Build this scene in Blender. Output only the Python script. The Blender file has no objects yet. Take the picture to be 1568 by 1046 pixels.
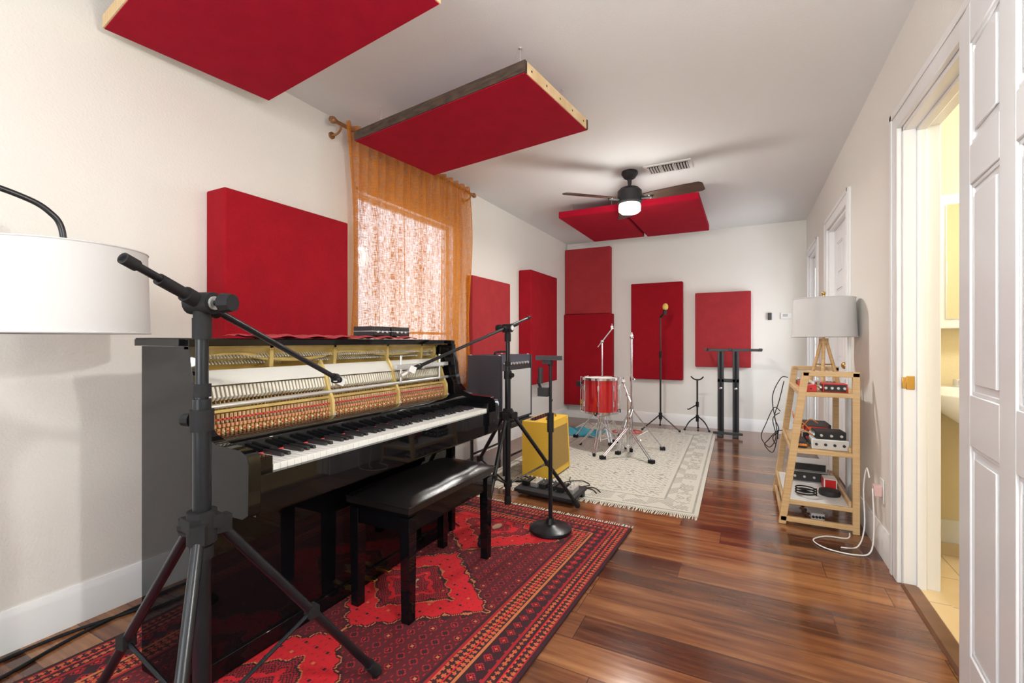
import bpy, bmesh, math, random
from mathutils import Vector, Matrix, Euler
random.seed(7)
SC = bpy.context.scene
pi = math.pi

# ------------------------------------------------------------------ node helpers
class E:
    def __init__(s, nt, v): s.nt=nt; s.v=v
    def _m(s, op, *a, clamp=False):
        n=s.nt.nodes.new('ShaderNodeMath'); n.operation=op; n.use_clamp=clamp
        for i,x in enumerate((s,)+a):
            if isinstance(x,E): x=x.v
            if isinstance(x,(int,float)): n.inputs[i].default_value=x
            else: s.nt.links.new(x,n.inputs[i])
        return E(s.nt,n.outputs[0])
    def __add__(s,o): return s._m('ADD',o)
    def __sub__(s,o): return s._m('SUBTRACT',o)
    def __mul__(s,o): return s._m('MULTIPLY',o)
    def __truediv__(s,o): return s._m('DIVIDE',o)
    def abs(s): return s._m('ABSOLUTE')
    def floor(s): return s._m('FLOOR')
    def fract(s): return s._m('FRACT')
    def sin(s): return s._m('SINE')
    def min(s,o): return s._m('MINIMUM',o)
    def max(s,o): return s._m('MAXIMUM',o)
    def lt(s,o): return s._m('LESS_THAN',o)
    def gt(s,o): return s._m('GREATER_THAN',o)
    def inv(s): return E(s.nt,s.v)._m('MULTIPLY',-1)+1
    def ping(s,p): return s._m('PINGPONG',p)

class Mat:
    def __init__(s,name,rough=.5,metal=0,color=(.8,.8,.8),**kw):
        s.m=bpy.data.materials.new(name); s.m.use_nodes=True
        s.nt=s.m.node_tree; s.b=s.nt.nodes['Principled BSDF']; s.out=s.nt.nodes['Material Output']
        s.b.inputs['Base Color'].default_value=(*color,1)
        s.b.inputs['Roughness'].default_value=rough
        s.b.inputs['Metallic'].default_value=metal
        for k,v in kw.items(): s.b.inputs[k].default_value=v
    def coord(s,kind='Object'):
        n=s.nt.nodes.new('ShaderNodeTexCoord'); return n.outputs[kind]
    def xyz(s,kind='Object'):
        n=s.nt.nodes.new('ShaderNodeSeparateXYZ'); s.nt.links.new(s.coord(kind),n.inputs[0])
        return [E(s.nt,n.outputs[i]) for i in range(3)]
    def comb(s,x,y,z=0):
        n=s.nt.nodes.new('ShaderNodeCombineXYZ')
        for i,a in enumerate((x,y,z)):
            if isinstance(a,E): s.nt.links.new(a.v,n.inputs[i])
            else: n.inputs[i].default_value=a
        return n.outputs[0]
    def noise(s,scale,detail=3,vec=None,rough=.5,stretch=None):
        if vec is None: vec=s.coord()
        if stretch:
            mp=s.nt.nodes.new('ShaderNodeMapping'); mp.inputs['Scale'].default_value=stretch
            s.nt.links.new(vec,mp.inputs[0]); vec=mp.outputs[0]
        n=s.nt.nodes.new('ShaderNodeTexNoise'); n.inputs['Scale'].default_value=scale
        n.inputs['Detail'].default_value=detail; n.inputs['Roughness'].default_value=rough
        s.nt.links.new(vec,n.inputs['Vector']); return E(s.nt,n.outputs[0])
    def white(s,vec):
        n=s.nt.nodes.new('ShaderNodeTexWhiteNoise'); n.noise_dimensions='3D'
        s.nt.links.new(vec,n.inputs['Vector']); return E(s.nt,n.outputs['Value'])
    def mix(s,f,a,b):
        n=s.nt.nodes.new('ShaderNodeMix'); n.data_type='RGBA'
        for i,x in ((0,f),(6,a),(7,b)):
            if isinstance(x,E): x=x.v
            if isinstance(x,tuple): n.inputs[i].default_value=(*x,1) if len(x)==3 else x
            elif isinstance(x,(int,float)): n.inputs[i].default_value=x
            else: s.nt.links.new(x,n.inputs[i])
        return n.outputs[2]
    def ramp(s,f,stops):
        n=s.nt.nodes.new('ShaderNodeValToRGB'); s.nt.links.new(f.v,n.inputs[0])
        el=n.color_ramp.elements
        while len(el)<len(stops): el.new(.5)
        for e,(p,c) in zip(el,stops): e.position=p; e.color=(*c,1)
        return n.outputs[0]
    def col(s,c): s.nt.links.new(c,s.b.inputs['Base Color']); return s
    def bump(s,h,strength=.2,dist=.005):
        n=s.nt.nodes.new('ShaderNodeBump'); n.inputs['Strength'].default_value=strength
        n.inputs['Distance'].default_value=dist
        s.nt.links.new(h.v if isinstance(h,E) else h,n.inputs['Height'])
        s.nt.links.new(n.outputs[0],s.b.inputs['Normal']); return s

def simple(name,color,rough=.5,metal=0,var=.12,scale=12,bump=0,bscale=200,**kw):
    m=Mat(name,rough,metal,color,**kw)
    n=m.noise(scale,3)
    a=tuple(max(0,c*(1-var)) for c in color); b=tuple(min(1,c*(1+var)) for c in color)
    m.col(m.mix(n,a,b))
    if bump: m.bump(m.noise(bscale,2),bump,.002)
    return m.m

def fabric(name,color):
    m=Mat(name,.95,0,color)
    n=m.noise(9,3); n2=m.noise(260,1); n3=m.noise(90,2)
    f=n*.4+n2*.35+n3*.25
    m.col(m.mix(f,tuple(c*.55 for c in color),tuple(min(1,c*1.45) for c in color)))
    m.b.inputs['Specular IOR Level'].default_value=.2
    m.bump(m.noise(330,2),.45,.0015)
    return m.m

def wood(name,c1,c2,rough=.45,stretch=(2,2,30),scale=3):
    m=Mat(name,rough); n=m.noise(scale,5,stretch=stretch)
    m.col(m.ramp(n,[(.3,c1),(.7,c2)])); return m.m

# ------------------------------------------------------------------ materials
def wallmat(name,c,bs=.22):
    m=Mat(name,.75,0,c); n=m.noise(1.2,2)
    m.col(m.mix(n,tuple(v*.97 for v in c),c)); m.bump(m.noise(110,2),bs,.003); return m.m
M_wall=wallmat('wall_paint',(.82,.80,.745),.40)
M_wallb=wallmat('wall_back_paint',(.86,.85,.80))
M_ceil=wallmat('ceiling_paint',(.78,.795,.795))
M_bath=wallmat('bath_paint',(.80,.69,.44))
M_trim=simple('trim_white',(.87,.88,.875),.3,0,.02,3)
M_door=simple('door_white',(.84,.86,.87),.28,0,.02,3)
M_black=simple('piano_black_gloss',(.004,.004,.005),.03,0,.1,3,**{'IOR':1.36})
M_satin=simple('satin_black',(.014,.014,.016),.35,0,.2,20)
M_matte=simple('matte_black',(.020,.020,.022),.6,0,.2,30,.2)
M_rubber=simple('rubber_black',(.010,.010,.011),.7,0,.2,40,**{'Specular IOR Level':.3})
M_steelblue=simple('stand_tube_black',(.006,.008,.011),.30,0,.15,20,**{'Specular IOR Level':.4})
M_leather=simple('leather_black',(.010,.009,.009),.26,0,.2,30,.25,90)
M_chrome=simple('chrome',(.75,.76,.78),.12,1,.05,20)
M_silver=simple('silver_satin',(.70,.71,.70),.3,.6,.08,20)
M_brass=simple('brass',(.70,.45,.14),.28,1,.15,30)
g=Mat('gold_iron_plate',.4,.35)
g.col(g.mix(g.noise(14,4),(.42,.29,.08),(.82,.64,.26))); g.bump(g.noise(40,3),.3,.003); M_gold=g.m
M_white=simple('ivory_key',(.82,.82,.79),.18,0,.02,10)
M_rail=simple('rail_white',(.70,.69,.65),.35,0,.03,10)
M_felt=simple('felt_white',(.74,.70,.60),.9,0,.08,60,.2)
M_redfelt=simple('felt_red',(.55,.05,.05),.9,0,.2,60,.2)
M_pink=simple('felt_tan',(.60,.28,.13),.9,0,.2,60)
M_maple=wood('maple',(.40,.22,.07),(.64,.38,.15))
M_bamboo=wood('bamboo',(.58,.37,.16),(.72,.50,.26),.4)
M_pine=wood('pine_board',(.62,.42,.20),(.82,.63,.38),.6,(20,2,2))
M_bark=wood('dark_bark_board',(.025,.015,.010),(.09,.055,.035),.8,(3,20,20),4)
M_rod=wood('rod_bronze',(.20,.08,.03),(.34,.16,.06),.35)
M_thr=wood('threshold_walnut',(.10,.045,.02),(.20,.09,.04),.35)
M_red=fabric('acoustic_fabric_red',(.31,.006,.014))
M_red2=fabric('acoustic_fabric_faded',(.37,.034,.040))
M_redc=fabric('acoustic_fabric_ceiling',(.35,.003,.020))
M_shade=Mat('lampshade_linen',.85,0,(.60,.60,.595)); M_shade.bump(M_shade.noise(350,1),.2,.001); M_shade=M_shade.m
M_tweed=Mat('tweed_yellow',.6); n=M_tweed.noise(160,2); M_tweed.col(M_tweed.mix(n,(.62,.36,.02),(.90,.60,.07))); M_tweed.bump(n,.3,.001); M_tweed=M_tweed.m
M_grilleb=simple('grille_brown',(.34,.21,.05),.8,0,.3,150,.3)
M_grilles=simple('grille_silver',(.46,.47,.47),.6,.1,.3,220,.3)
M_tolex=simple('tolex_blueblack',(.045,.048,.068),.55,0,.2,80,.3)
M_shell=simple('drum_red_shell',(.50,.01,.015),.15,.3,.3,200,**{'Coat Weight':1.0})
M_head=simple('drum_head',(.85,.84,.80),.45,0,.05,10)
M_rplast=simple('plastic_red',(.6,.02,.02),.35)
M_wplast=simple('plastic_white',(.82,.82,.80),.35,0,.03)
M_blue=simple('cloth_teal',(.05,.32,.42),.8,0,.3,30)
M_orange=simple('plastic_orange',(.7,.22,.03),.4)
M_yel=simple('foam_yellow',(.70,.52,.12),.9,0,.15,60)
M_dkfan=wood('fan_blade_walnut',(.035,.018,.012),(.075,.04,.026),.4)
M_porc=simple('porcelain',(.85,.84,.80),.12,0,.02)
M_mirror=simple('mirror_glass',(.9,.9,.9),.02,1,.01)
M_cloth=simple('cloth_crimson',(.35,.03,.04),.9,0,.35,60,.4,90)
def glow(name,c,st):
    m=Mat(name,.4,0,c); m.b.inputs['Emission Color'].default_value=(*c,1); m.b.inputs['Emission Strength'].default_value=st
    return m.m
M_bulb=glow('fan_light_diffuser',(1,.97,.92),9)
M_fix=glow('added_fixture_glow',(1,.96,.9),3)  # glow for the two added fixtures outside the frame
gm=Mat('window_glass',0); nt=gm.nt; t=nt.nodes.new('ShaderNodeBsdfTransparent'); gl=nt.nodes.new('ShaderNodeBsdfGlossy'); gl.inputs['Roughness'].default_value=.02
mx=nt.nodes.new('ShaderNodeMixShader'); mx.inputs[0].default_value=.06; nt.links.new(t.outputs[0],mx.inputs[1]); nt.links.new(gl.outputs[0],mx.inputs[2]); nt.links.new(mx.outputs[0],gm.out.inputs[0]); M_glass=gm.m
# sheer curtain
cm=Mat('sheer_orange',.8); nt=cm.nt; x,y,z=cm.xyz()
nz=cm.noise(170,3,stretch=(0,1,.12)); nz2=cm.noise(170,2,stretch=(0,.16,1.1)); nl=cm.noise(9,2,stretch=(0,2,.15))
colr=cm.mix(nz*.5+nl*.5,(.44,.125,.008),(.76,.29,.035))
d=nt.nodes.new('ShaderNodeBsdfDiffuse'); tr=nt.nodes.new('ShaderNodeBsdfTranslucent'); tp=nt.nodes.new('ShaderNodeBsdfTransparent')
nt.links.new(colr,d.inputs[0]); nt.links.new(colr,tr.inputs[0]); tp.inputs[0].default_value=(1,.98,.96,1)
m1=nt.nodes.new('ShaderNodeMixShader'); m1.inputs[0].default_value=.32; nt.links.new(d.outputs[0],m1.inputs[1]); nt.links.new(tr.outputs[0],m1.inputs[2])
m2=nt.nodes.new('ShaderNodeMixShader')
fac=((nz-.5)*1.1+(nz2-.5)*1.0+(nl-.5)*.5+.30)._m('MULTIPLY',1.0,clamp=True)
nt.links.new((fac*.9).v,m2.inputs[0]); nt.links.new(m1.outputs[0],m2.inputs[1]); nt.links.new(tp.outputs[0],m2.inputs[2]); nt.links.new(m2.outputs[0],cm.out.inputs[0]); M_curt=cm.m
# plank floor
fm=Mat('floor_laminate',.2); x,y,z=fm.xyz(); PW=.160
row=(y/PW).floor(); rr=fm.white(fm.comb(row,3.1,0)); xs=(x+rr*1.9)/1.22; idx=xs.floor()
rnd=fm.white(fm.comb(row,idx,1.7)); 
gv=fm.comb(x*1.1+rnd*9,y*13+rnd*7,0); gr=fm.noise(2.2,6,vec=gv,rough=.62)
gv2=fm.comb(x*.6+rnd*5,y*4.2,0); gr2=fm.noise(2.0,3,vec=gv2)
f=rnd*.16+gr*.38+gr2*.46
c=fm.ramp(f,[(.30,(.030,.012,.007)),(.42,(.085,.028,.013)),(.53,(.185,.068,.027)),(.68,(.34,.155,.06))])
ey=(y/PW).fract(); ex=xs.fract()
groove=(ey.lt(.018)).max(ex.lt(.0025))
c=fm.mix(groove*.7,c,(.014,.007,.004))
fm.col(c); fm.bump((groove.inv()*.8+gr*.05),.25,.002)
rn=(gr*.14+.08); fm.nt.links.new(rn.v,fm.b.inputs['Roughness']); fm.b.inputs['Specular IOR Level'].default_value=.7; M_floor=fm.m
tm=Mat('bath_tile',.3); x,y,z=tm.xyz(); e=((x/.3).fract().lt(.02)).max((y/.3).fract().lt(.02))
tm.col(tm.mix(e,tm.mix(tm.noise(5,4),(.62,.44,.22),(.78,.62,.38)),(.4,.3,.2))); M_tile=tm.m

# red rug
RW,RL=1.40,2.95
rm=Mat('rug_turkmen_red',.95); x0,y0,_=rm.xyz()
q=.0058
x=((x0/q).floor()+.5)*q; y=((y0/q).floor()+.5)*q
d=((x.abs()*-1)+RW/2).min((y.abs()*-1)+RL/2)
ax=x.abs()
def lat(px,py,a,b,ox=0,oy=0):
    u=(x/px+ox).ping(.5)*2; v=(y/py+oy).ping(.5)*2
    return u*a+v*b
BR=(.62,.008,.016); CR=(.36,.007,.014); DK=(.022,.005,.010); OR=(.55,.17,.06); MR=(.085,.005,.010)
wob=(lat(.06,.06,1,1)-1)*.05
D=ax/.43+((y/.74+.5).ping(.5)*2.0)+wob
inD=D.lt(1.0)
small=lat(.058,.058,1,1); s5=lat(.029,.029,1,1,.5,0); s6=lat(.116,.116,1,1,.5,.5)
field=rm.mix(small.lt(.70),MR,CR)
field=rm.mix(small.lt(.42),field,DK)
field=rm.mix(small.lt(.20),field,BR)
field=rm.mix(s5.lt(.30),field,CR)
field=rm.mix(s6.lt(.16),field,OR)
inner=rm.mix(s5.lt(.35)*D.lt(.86),BR,CR)
inner=rm.mix(small.lt(.22)*D.lt(.80),inner,DK)
inner=rm.mix(s6.lt(.13)*D.lt(.80),inner,OR)
inner=rm.mix(D.gt(.92),inner,DK); inner=rm.mix(D.gt(.945)*D.lt(.965),inner,OR)
gul=D.lt(.52); s2=lat(.08,.08,1,1)
inner=rm.mix(gul,inner,rm.mix((s2*3).fract().lt(.42),CR,DK))
inner=rm.mix(gul*s2.lt(.16),inner,OR)
inner=rm.mix((D.gt(.50)*D.lt(.53)),inner,DK); inner=rm.mix((D.gt(.53)*D.lt(.55)),inner,OR)
inner=rm.mix(D.gt(.26)*D.lt(.33),inner,BR)
inner=rm.mix(D.lt(.10),inner,(.45,.30,.2))
field=rm.mix(inD,field,inner)
b1=lat(.052,.052,1,1,.25,.25)
main=rm.mix(b1.lt(.85),DK,CR); main=rm.mix(b1.lt(.55),main,DK); main=rm.mix(b1.lt(.36),main,BR); main=rm.mix(b1.lt(.14),main,OR)
thin=rm.mix(lat(.024,.024,1,1).lt(.9),DK,(.55,.12,.04))
out=rm.mix(d.gt(.27),main,field)
for a,bq,cc in ((.0,.016,DK),(.016,.024,CR),(.024,.052,thin),(.052,.058,BR),(.058,.068,DK),(.068,.092,thin),(.092,.10,CR),(.175,.182,OR),(.182,.205,thin),(.205,.215,BR),(.215,.245,thin),(.245,.262,CR),(.262,.27,DK)):
    out=rm.mix(d.gt(a)*d.lt(bq),out,cc)
out=rm.mix(rm.noise(70,3)*.3,out,(.10,.004,.008))
rm.col(out); rm.bump(rm.noise(500,2),.5,.003); M_rug=rm.m
# white rug
WW,WL=1.62,2.85
wm=Mat('rug_ivory',.95); x0,y0,_=wm.xyz(); q=.014
x=((x0/q).floor()+.5)*q; y=((y0/q).floor()+.5)*q
d=((x.abs()*-1)+WW/2).min((y.abs()*-1)+WL/2)
IV=(.62,.60,.52); GR=(.20,.195,.17)
def lat2(px,py,ox=0,oy=0):
    return (x/px+ox).ping(.5)*2+(y/py+oy).ping(.5)*2
a=lat2(.36,.44); fld=wm.mix(((a*4).fract().lt(.20)),IV,GR)
fld=wm.mix((lat2(.12,.12).lt(.35))*(a.gt(1.1)),fld,GR)
bd=wm.mix(((lat2(.16,.16)*3).fract().lt(.28)),IV,GR)
o=wm.mix(d.gt(.26),bd,fld)
for p,qq,cc in ((0,.03,IV),(.03,.044,GR),(.044,.07,IV),(.22,.236,GR),(.236,.26,IV)):
    o=wm.mix(d.gt(p)*d.lt(qq),o,cc)
fade=wm.noise(7,3)
o=wm.mix(fade*.75,o,IV); wm.col(o); wm.bump(wm.noise(400,2),.5,.003); M_wrug=wm.m
M_fringe=simple('fringe_cotton',(.70,.67,.58),.95,0,.1,80)

# ------------------------------------------------------------------ mesh builder
class B:
    def __init__(s,name): s.name=name; s.bm=bmesh.new(); s.mats=[]
    def _mi(s,m):
        if m not in s.mats: s.mats.append(m)
        return s.mats.index(m)
    def _set(s,verts,m):
        i=s._mi(m); fs=set()
        for v in verts:
            for f in v.link_faces: fs.add(f)
        for f in fs: f.material_index=i
    def box(s,c,sz,m,rot=(0,0,0)):
        mat=Matrix.Translation(c)@Euler(rot).to_matrix().to_4x4()@Matrix.Diagonal((*sz,1))
        r=bmesh.ops.create_cube(s.bm,size=1,matrix=mat); s._set(r['verts'],m); return s
    def bx(s,a,b,m):
        c=[(p+q)/2 for p,q in zip(a,b)]; sz=[abs(q-p) for p,q in zip(a,b)]
        return s.box(c,sz,m)
    def cyl(s,p1,p2,r,m,r2=None,seg=16,caps=True):
        p1=Vector(p1);p2=Vector(p2); d=p2-p1; L=d.length
        if L<1e-6: return s
        mat=Matrix.Translation((p1+p2)/2)@d.to_track_quat('Z','Y').to_matrix().to_4x4()
        r_=bmesh.ops.create_cone(s.bm,cap_ends=caps,segments=seg,radius1=r,radius2=r if r2 is None else r2,depth=L,matrix=mat)
        s._set(r_['verts'],m); return s
    def sph(s,c,r,m,sc=(1,1,1),seg=16):
        mat=Matrix.Translation(c)@Matrix.Diagonal((r*sc[0],r*sc[1],r*sc[2],1))
        r_=bmesh.ops.create_uvsphere(s.bm,u_segments=seg,v_segments=max(6,seg//2),radius=1,matrix=mat); s._set(r_['verts'],m); return s
    def prism(s,pts,axis,a,b,m):
        def P(p,t):
            return {'y':(p[0],t,p[1]),'x':(t,p[0],p[1]),'z':(p[0],p[1],t)}[axis]
        v1=[s.bm.verts.new(P(p,a)) for p in pts]; v2=[s.bm.verts.new(P(p,b)) for p in pts]
        i=s._mi(m); fs=[s.bm.faces.new(v1),s.bm.faces.new(v2[::-1])]
        n=len(pts)
        for k in range(n): fs.append(s.bm.faces.new((v1[k],v2[k],v2[(k+1)%n],v1[(k+1)%n])))
        for f in fs: f.material_index=i
        bmesh.ops.recalc_face_normals(s.bm,faces=fs); return s
    def tube(s,pts,r,m,seg=8,sub=6):
        pts=[Vector(p) for p in pts]
        if sub>1 and len(pts)>2:
            o=[]; P=[pts[0]]+pts+[pts[-1]]
            for k in range(1,len(P)-2):
                for j in range(sub):
                    t=j/sub; a,b,c,d=P[k-1],P[k],P[k+1],P[k+2]
                    o.append(.5*((2*b)+(c-a)*t+(2*a-5*b+4*c-d)*t*t+(3*b-a-3*c+d)*t**3))
            o.append(pts[-1]); pts=o
        rings=[]; prev=None
        for k,p in enumerate(pts):
            tg=(pts[min(k+1,len(pts)-1)]-pts[max(k-1,0)]).normalized()
            if prev is None:
                up=Vector((0,0,1)) if abs(tg.z)<.9 else Vector((1,0,0)); n=tg.cross(up).normalized()
            else:
                n=(prev-tg*prev.dot(tg)).normalized()
            prev=n; bn=tg.cross(n)
            rings.append([s.bm.verts.new(p+r*(math.cos(2*pi*j/seg)*n+math.sin(2*pi*j/seg)*bn)) for j in range(seg)])
        i=s._mi(m); fs=[]
        for k in range(len(rings)-1):
            for j in range(seg): fs.append(s.bm.faces.new((rings[k][j],rings[k][(j+1)%seg],rings[k+1][(j+1)%seg],rings[k+1][j])))
        fs.append(s.bm.faces.new(rings[0])); fs.append(s.bm.faces.new(rings[-1][::-1]))
        for f in fs: f.material_index=i
        bmesh.ops.recalc_face_normals(s.bm,faces=fs); return s
    def lathe(s,c,prof,m,seg=32):
        rings=[]
        for r,z in prof: rings.append([s.bm.verts.new((c[0]+r*math.cos(2*pi*j/seg),c[1]+r*math.sin(2*pi*j/seg),c[2]+z)) for j in range(seg)])
        i=s._mi(m); fs=[]
        for k in range(len(rings)-1):
            for j in range(seg): fs.append(s.bm.faces.new((rings[k][j],rings[k][(j+1)%seg],rings[k+1][(j+1)%seg],rings[k+1][j])))
        for f in fs: f.material_index=i
        bmesh.ops.recalc_face_normals(s.bm,faces=fs); return s
    def surf(s,fn,nu,nv,m):
        g=[[s.bm.verts.new(fn(i/nu,j/nv)) for j in range(nv+1)] for i in range(nu+1)]
        k=s._mi(m)
        for i in range(nu):
            for j in range(nv):
                f=s.bm.faces.new((g[i][j],g[i+1][j],g[i+1][j+1],g[i][j+1])); f.material_index=k
        return s
    def xform(s,M): bmesh.ops.transform(s.bm,matrix=M,verts=s.bm.verts[:]); return s
    def done(s,bevel=0,seg=2,origin=None,solid=0):
        bm=s.bm; bm.normal_update()
        for f in bm.faces: f.smooth=True
        for e in bm.edges:
            if len(e.link_faces)==2 and e.calc_face_angle(0)>.6: e.smooth=False
        if origin is None:
            xs=[v.co.x for v in bm.verts];ys=[v.co.y for v in bm.verts];zs=[v.co.z for v in bm.verts]
            origin=((min(xs)+max(xs))/2,(min(ys)+max(ys))/2,min(zs))
        bmesh.ops.translate(bm,verts=bm.verts[:],vec=-Vector(origin))
        me=bpy.data.meshes.new(s.name); bm.to_mesh(me); bm.free()
        for m in s.mats: me.materials.append(m)
        ob=bpy.data.objects.new(s.name,me); SC.collection.objects.link(ob); ob.location=origin
        if solid:
            q=ob.modifiers.new('solid','SOLIDIFY'); q.thickness=solid
        if bevel:
            q=ob.modifiers.new('bevel','BEVEL'); q.width=bevel; q.segments=seg; q.limit_method='ANGLE'; q.angle_limit=.6; q.harden_normals=False
        return ob

# ------------------------------------------------------------------ room shell
XL,XR,YB,YF,H=-2.33,.63,6.30,-1.7,2.52
T=.13
B('floor').bx((XL-T,YF-T,-.08),(XR+T,YB+T,0),M_floor).done(origin=(0,0,0))
B('ceiling').bx((XL-T,YF-T,H),(XR+T,YB+T,H+.1),M_ceil).done()
def wall_open(name,axis,p,q,a,b,ops,m):
    w=B(name); cur=a
    def seg(a0,a1,z0,z1):
        if a1-a0<1e-4 or z1-z0<1e-4: return
        if axis=='y': w.bx((p,a0,z0),(q,a1,z1),m)
        else: w.bx((a0,p,z0),(a1,q,z1),m)
    for (a0,a1,z0,z1) in sorted(ops):
        seg(cur,a0,0,H); seg(a0,a1,0,z0); seg(a0,a1,z1,H); cur=a1
    seg(cur,b,0,H); return w.done()
WY0,WY1,WZ0,WZ1=2.24,3.40,.88,2.14
wall_open('wall_left','y',XL-T,XL,YF,YB,[(WY0,WY1,WZ0,WZ1)],M_wall)
BD=(1.84,2.65,0,2.07); CD=(3.86,4.70,0,2.05); GD=(5.36,6.06,0,2.05)
wall_open('wall_right','y',XR,XR+T,YF,YB,[BD,CD,GD],M_wall)
wall_open('wall_back','x',YB,YB+T,XL-T,XR+T,[],M_wallb)
wall_open('wall_rear','x',YF-T,YF,XL-T,XR+T,[(-1.75,-.1,.7,2.15)],M_wall)  # opening behind the camera is added to let fill light in
def bb_profile(): return [(0,0),(.016,0),(.016,.118),(.011,.133),(.006,.148),(0,.148)]
def baseboard(name,segs):
    w=B(name)
    for kind,a,b in segs:
        if kind=='L': w.prism([(XL+p,z) for p,z in bb_profile()],'y',a,b,M_trim)
        if kind=='R': w.prism([(XR-p,z) for p,z in bb_profile()],'y',a,b,M_trim)
        if kind=='B': w.prism([(YB-p,z) for p,z in bb_profile()],'x',a,b,M_trim)
        if kind=='F': w.prism([(YF+p,z) for p,z in bb_profile()],'x',a,b,M_trim)
    return w.done()
baseboard('baseboard_left',[('L',YF,YB)])
baseboard('baseboard_back',[('B',XL,XR)])
baseboard('baseboard_rear',[('F',XL,XR)])
baseboard('baseboard_right',[('R',YF,BD[0]-.1),('R',BD[1]+.1,CD[0]-.1),('R',CD[1]+.1,GD[0]-.1)])
def casing(name,op,wd=.095):
    a,b,_,h=op; w=B(name); t=.018
    for y0,y1 in ((a-wd,a),(b,b+wd)):
        w.bx((XR-t,y0,0),(XR,y1,h+wd),M_trim)
        w.bx((XR-t-.006,y0+(.0 if y0<a else wd-.03),0),(XR-t,y0+(.03 if y0<a else wd),h+wd),M_trim)
    w.bx((XR-t,a,h),(XR,b,h+wd),M_trim)
    w.bx((XR-t-.006,a-wd,h+wd-.03),(XR-t,b+wd,h+wd),M_trim)
    w.bx((XR,a,0),(XR+T,a+.02,h),M_trim); w.bx((XR,b-.02,0),(XR+T,b,h),M_trim); w.bx((XR,a,h-.02),(XR+T,b,h),M_trim)
    w.bx((XR+.045,b-.034,0),(XR+.08,b-.02,h-.02),M_trim); w.bx((XR+.045,a+.02,h-.034),(XR+.08,b-.02,h-.02),M_trim)
    return w.done(bevel=.004)
casing('trim_1',BD); casing('trim_2',CD); casing('trim_3',GD,.07)
sp=B('strike_plate'); sp.bx((XR+.01,BD[1]-.026,.885),(XR+.04,BD[1]-.0205,.945),M_brass); sp.bx((XR-.006,BD[1]-.03,.89),(XR+.010,BD[1]-.0205,.94),M_brass)
sp.done(bevel=.002)

def six_panel(name,w,h,th,loc,rotz,knob=None):
    d=B(name); st=.105; mid=.10
    d.bx((-th/2+.008,0,0),(th/2-.008,w,h),M_door)
    rows=[(.22,.80),(.94,1.52),(1.63,h-.12)]
    cols=[(st,w/2-mid/2),(w/2+mid/2,w-st)]
    for sx in (-1,1):
        X0,X1=sorted((sx*(th/2-.008),sx*th/2))
        d.bx((X0,0,0),(X1,st,h),M_door); d.bx((X0,w-st,0),(X1,w,h),M_door); d.bx((X0,w/2-mid/2,0),(X1,w/2+mid/2,h),M_door)
        zc=[0]+[v for r in rows for v in r]+[h]
        for k in range(0,len(zc),2):
            for c0,c1 in cols: d.bx((X0,c0,zc[k]),(X1,c1,zc[k+1]),M_door)
        for r0,r1 in rows:
            for c0,c1 in cols:
                d.prism([(c0+.03,r0+.03),(c1-.03,r0+.03),(c1-.03,r1-.03),(c0+.03,r1-.03)],'x',sx*(th/2-.009),sx*(th/2-.002),M_door)
                for (a0,a1,b0,b1) in ((c0,c0+.012,r0,r1),(c1-.012,c1,r0,r1),(c0,c1,r0,r0+.012),(c0,c1,r1-.012,r1)):
                    XX=sorted((sx*(th/2-.009),sx*(th/2-.004)))
                    d.bx((XX[0],a0,b0),(XX[1],a1,b1),M_door)
    if knob:
        for sx in (-1,1):
            d.cyl((sx*th/2,knob,.92),(sx*(th/2+.035),knob,.92),.011,M_brass)
            d.sph((sx*(th/2+.045),knob,.92),.026,M_brass,(.8,1,1))
            d.cyl((sx*th/2,knob,.92),(sx*(th/2+.005),knob,.92),.03,M_brass)
    d.xform(Matrix.Translation(loc)@Matrix.Rotation(rotz,4,'Z'))
    return d.done(bevel=.003)
six_panel('door_1',.76,2.03,.035,(.578,1.80,.012),pi-math.radians(5.5))
six_panel('door_2',.80,2.02,.035,(XR+.055,CD[0]+.02,.01),0,knob=.07)
gd=B('door_3'); a,b=GD[0]+.02,GD[1]-.02; X0,X1=XR+.04,XR+.08
gd.bx((X0,a,.01),(X1,a+.10,2.02),M_door); gd.bx((X0,b-.10,.01),(X1,b,2.02),M_door); gd.bx((X0,a+.1,.01),(X1,b-.1,.25),M_door); gd.bx((X0,a+.1,1.90),(X1,b-.1,2.02),M_door)
gd.bx((X0+.015,a+.1,.25),(X1-.015,b-.1,1.90),M_glass)
for zz in (.66,1.07,1.48): gd.bx((X0+.005,a+.1,zz-.01),(X1-.005,b-.1,zz+.01),M_door)
gd.bx((X0+.005,(a+b)/2-.01,.25),(X1-.005,(a+b)/2+.01,1.9),M_door)
gd.done(bevel=.003)

w=B('window_1'); xa=XL-.07
w.bx((XL-T,WY0,WZ0),(XL,WY0+.02,WZ1),M_trim);w.bx((XL-T,WY1-.02,WZ0),(XL,WY1,WZ1),M_trim)
w.bx((XL-T,WY0,WZ1-.02),(XL,WY1,WZ1),M_trim);w.bx((XL-T,WY0-.03,WZ0-.03),(XL+.035,WY1+.03,WZ0),M_trim)
z0,z1=WZ0,WZ1-.02
w.bx((xa-.015,WY0+.02,z0),(xa+.015,WY0+.05,z1),M_trim);w.bx((xa-.015,WY1-.05,z0),(xa+.015,WY1-.02,z1),M_trim)
w.bx((xa-.015,WY0+.05,z0),(xa+.015,WY1-.05,z0+.03),M_trim);w.bx((xa-.015,WY0+.05,z1-.03),(xa+.015,WY1-.05,z1),M_trim)
w.bx((xa-.01,WY0+.05,1.16),(xa+.01,WY1-.05,1.18),M_trim)
w.bx((xa-.003,WY0+.05,z0+.03),(xa+.003,WY1-.05,z1-.03),M_glass)
w.done(bevel=.002)
w=B('added_rear_window')  # unseen window frame, added around the rear fill-light opening
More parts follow.
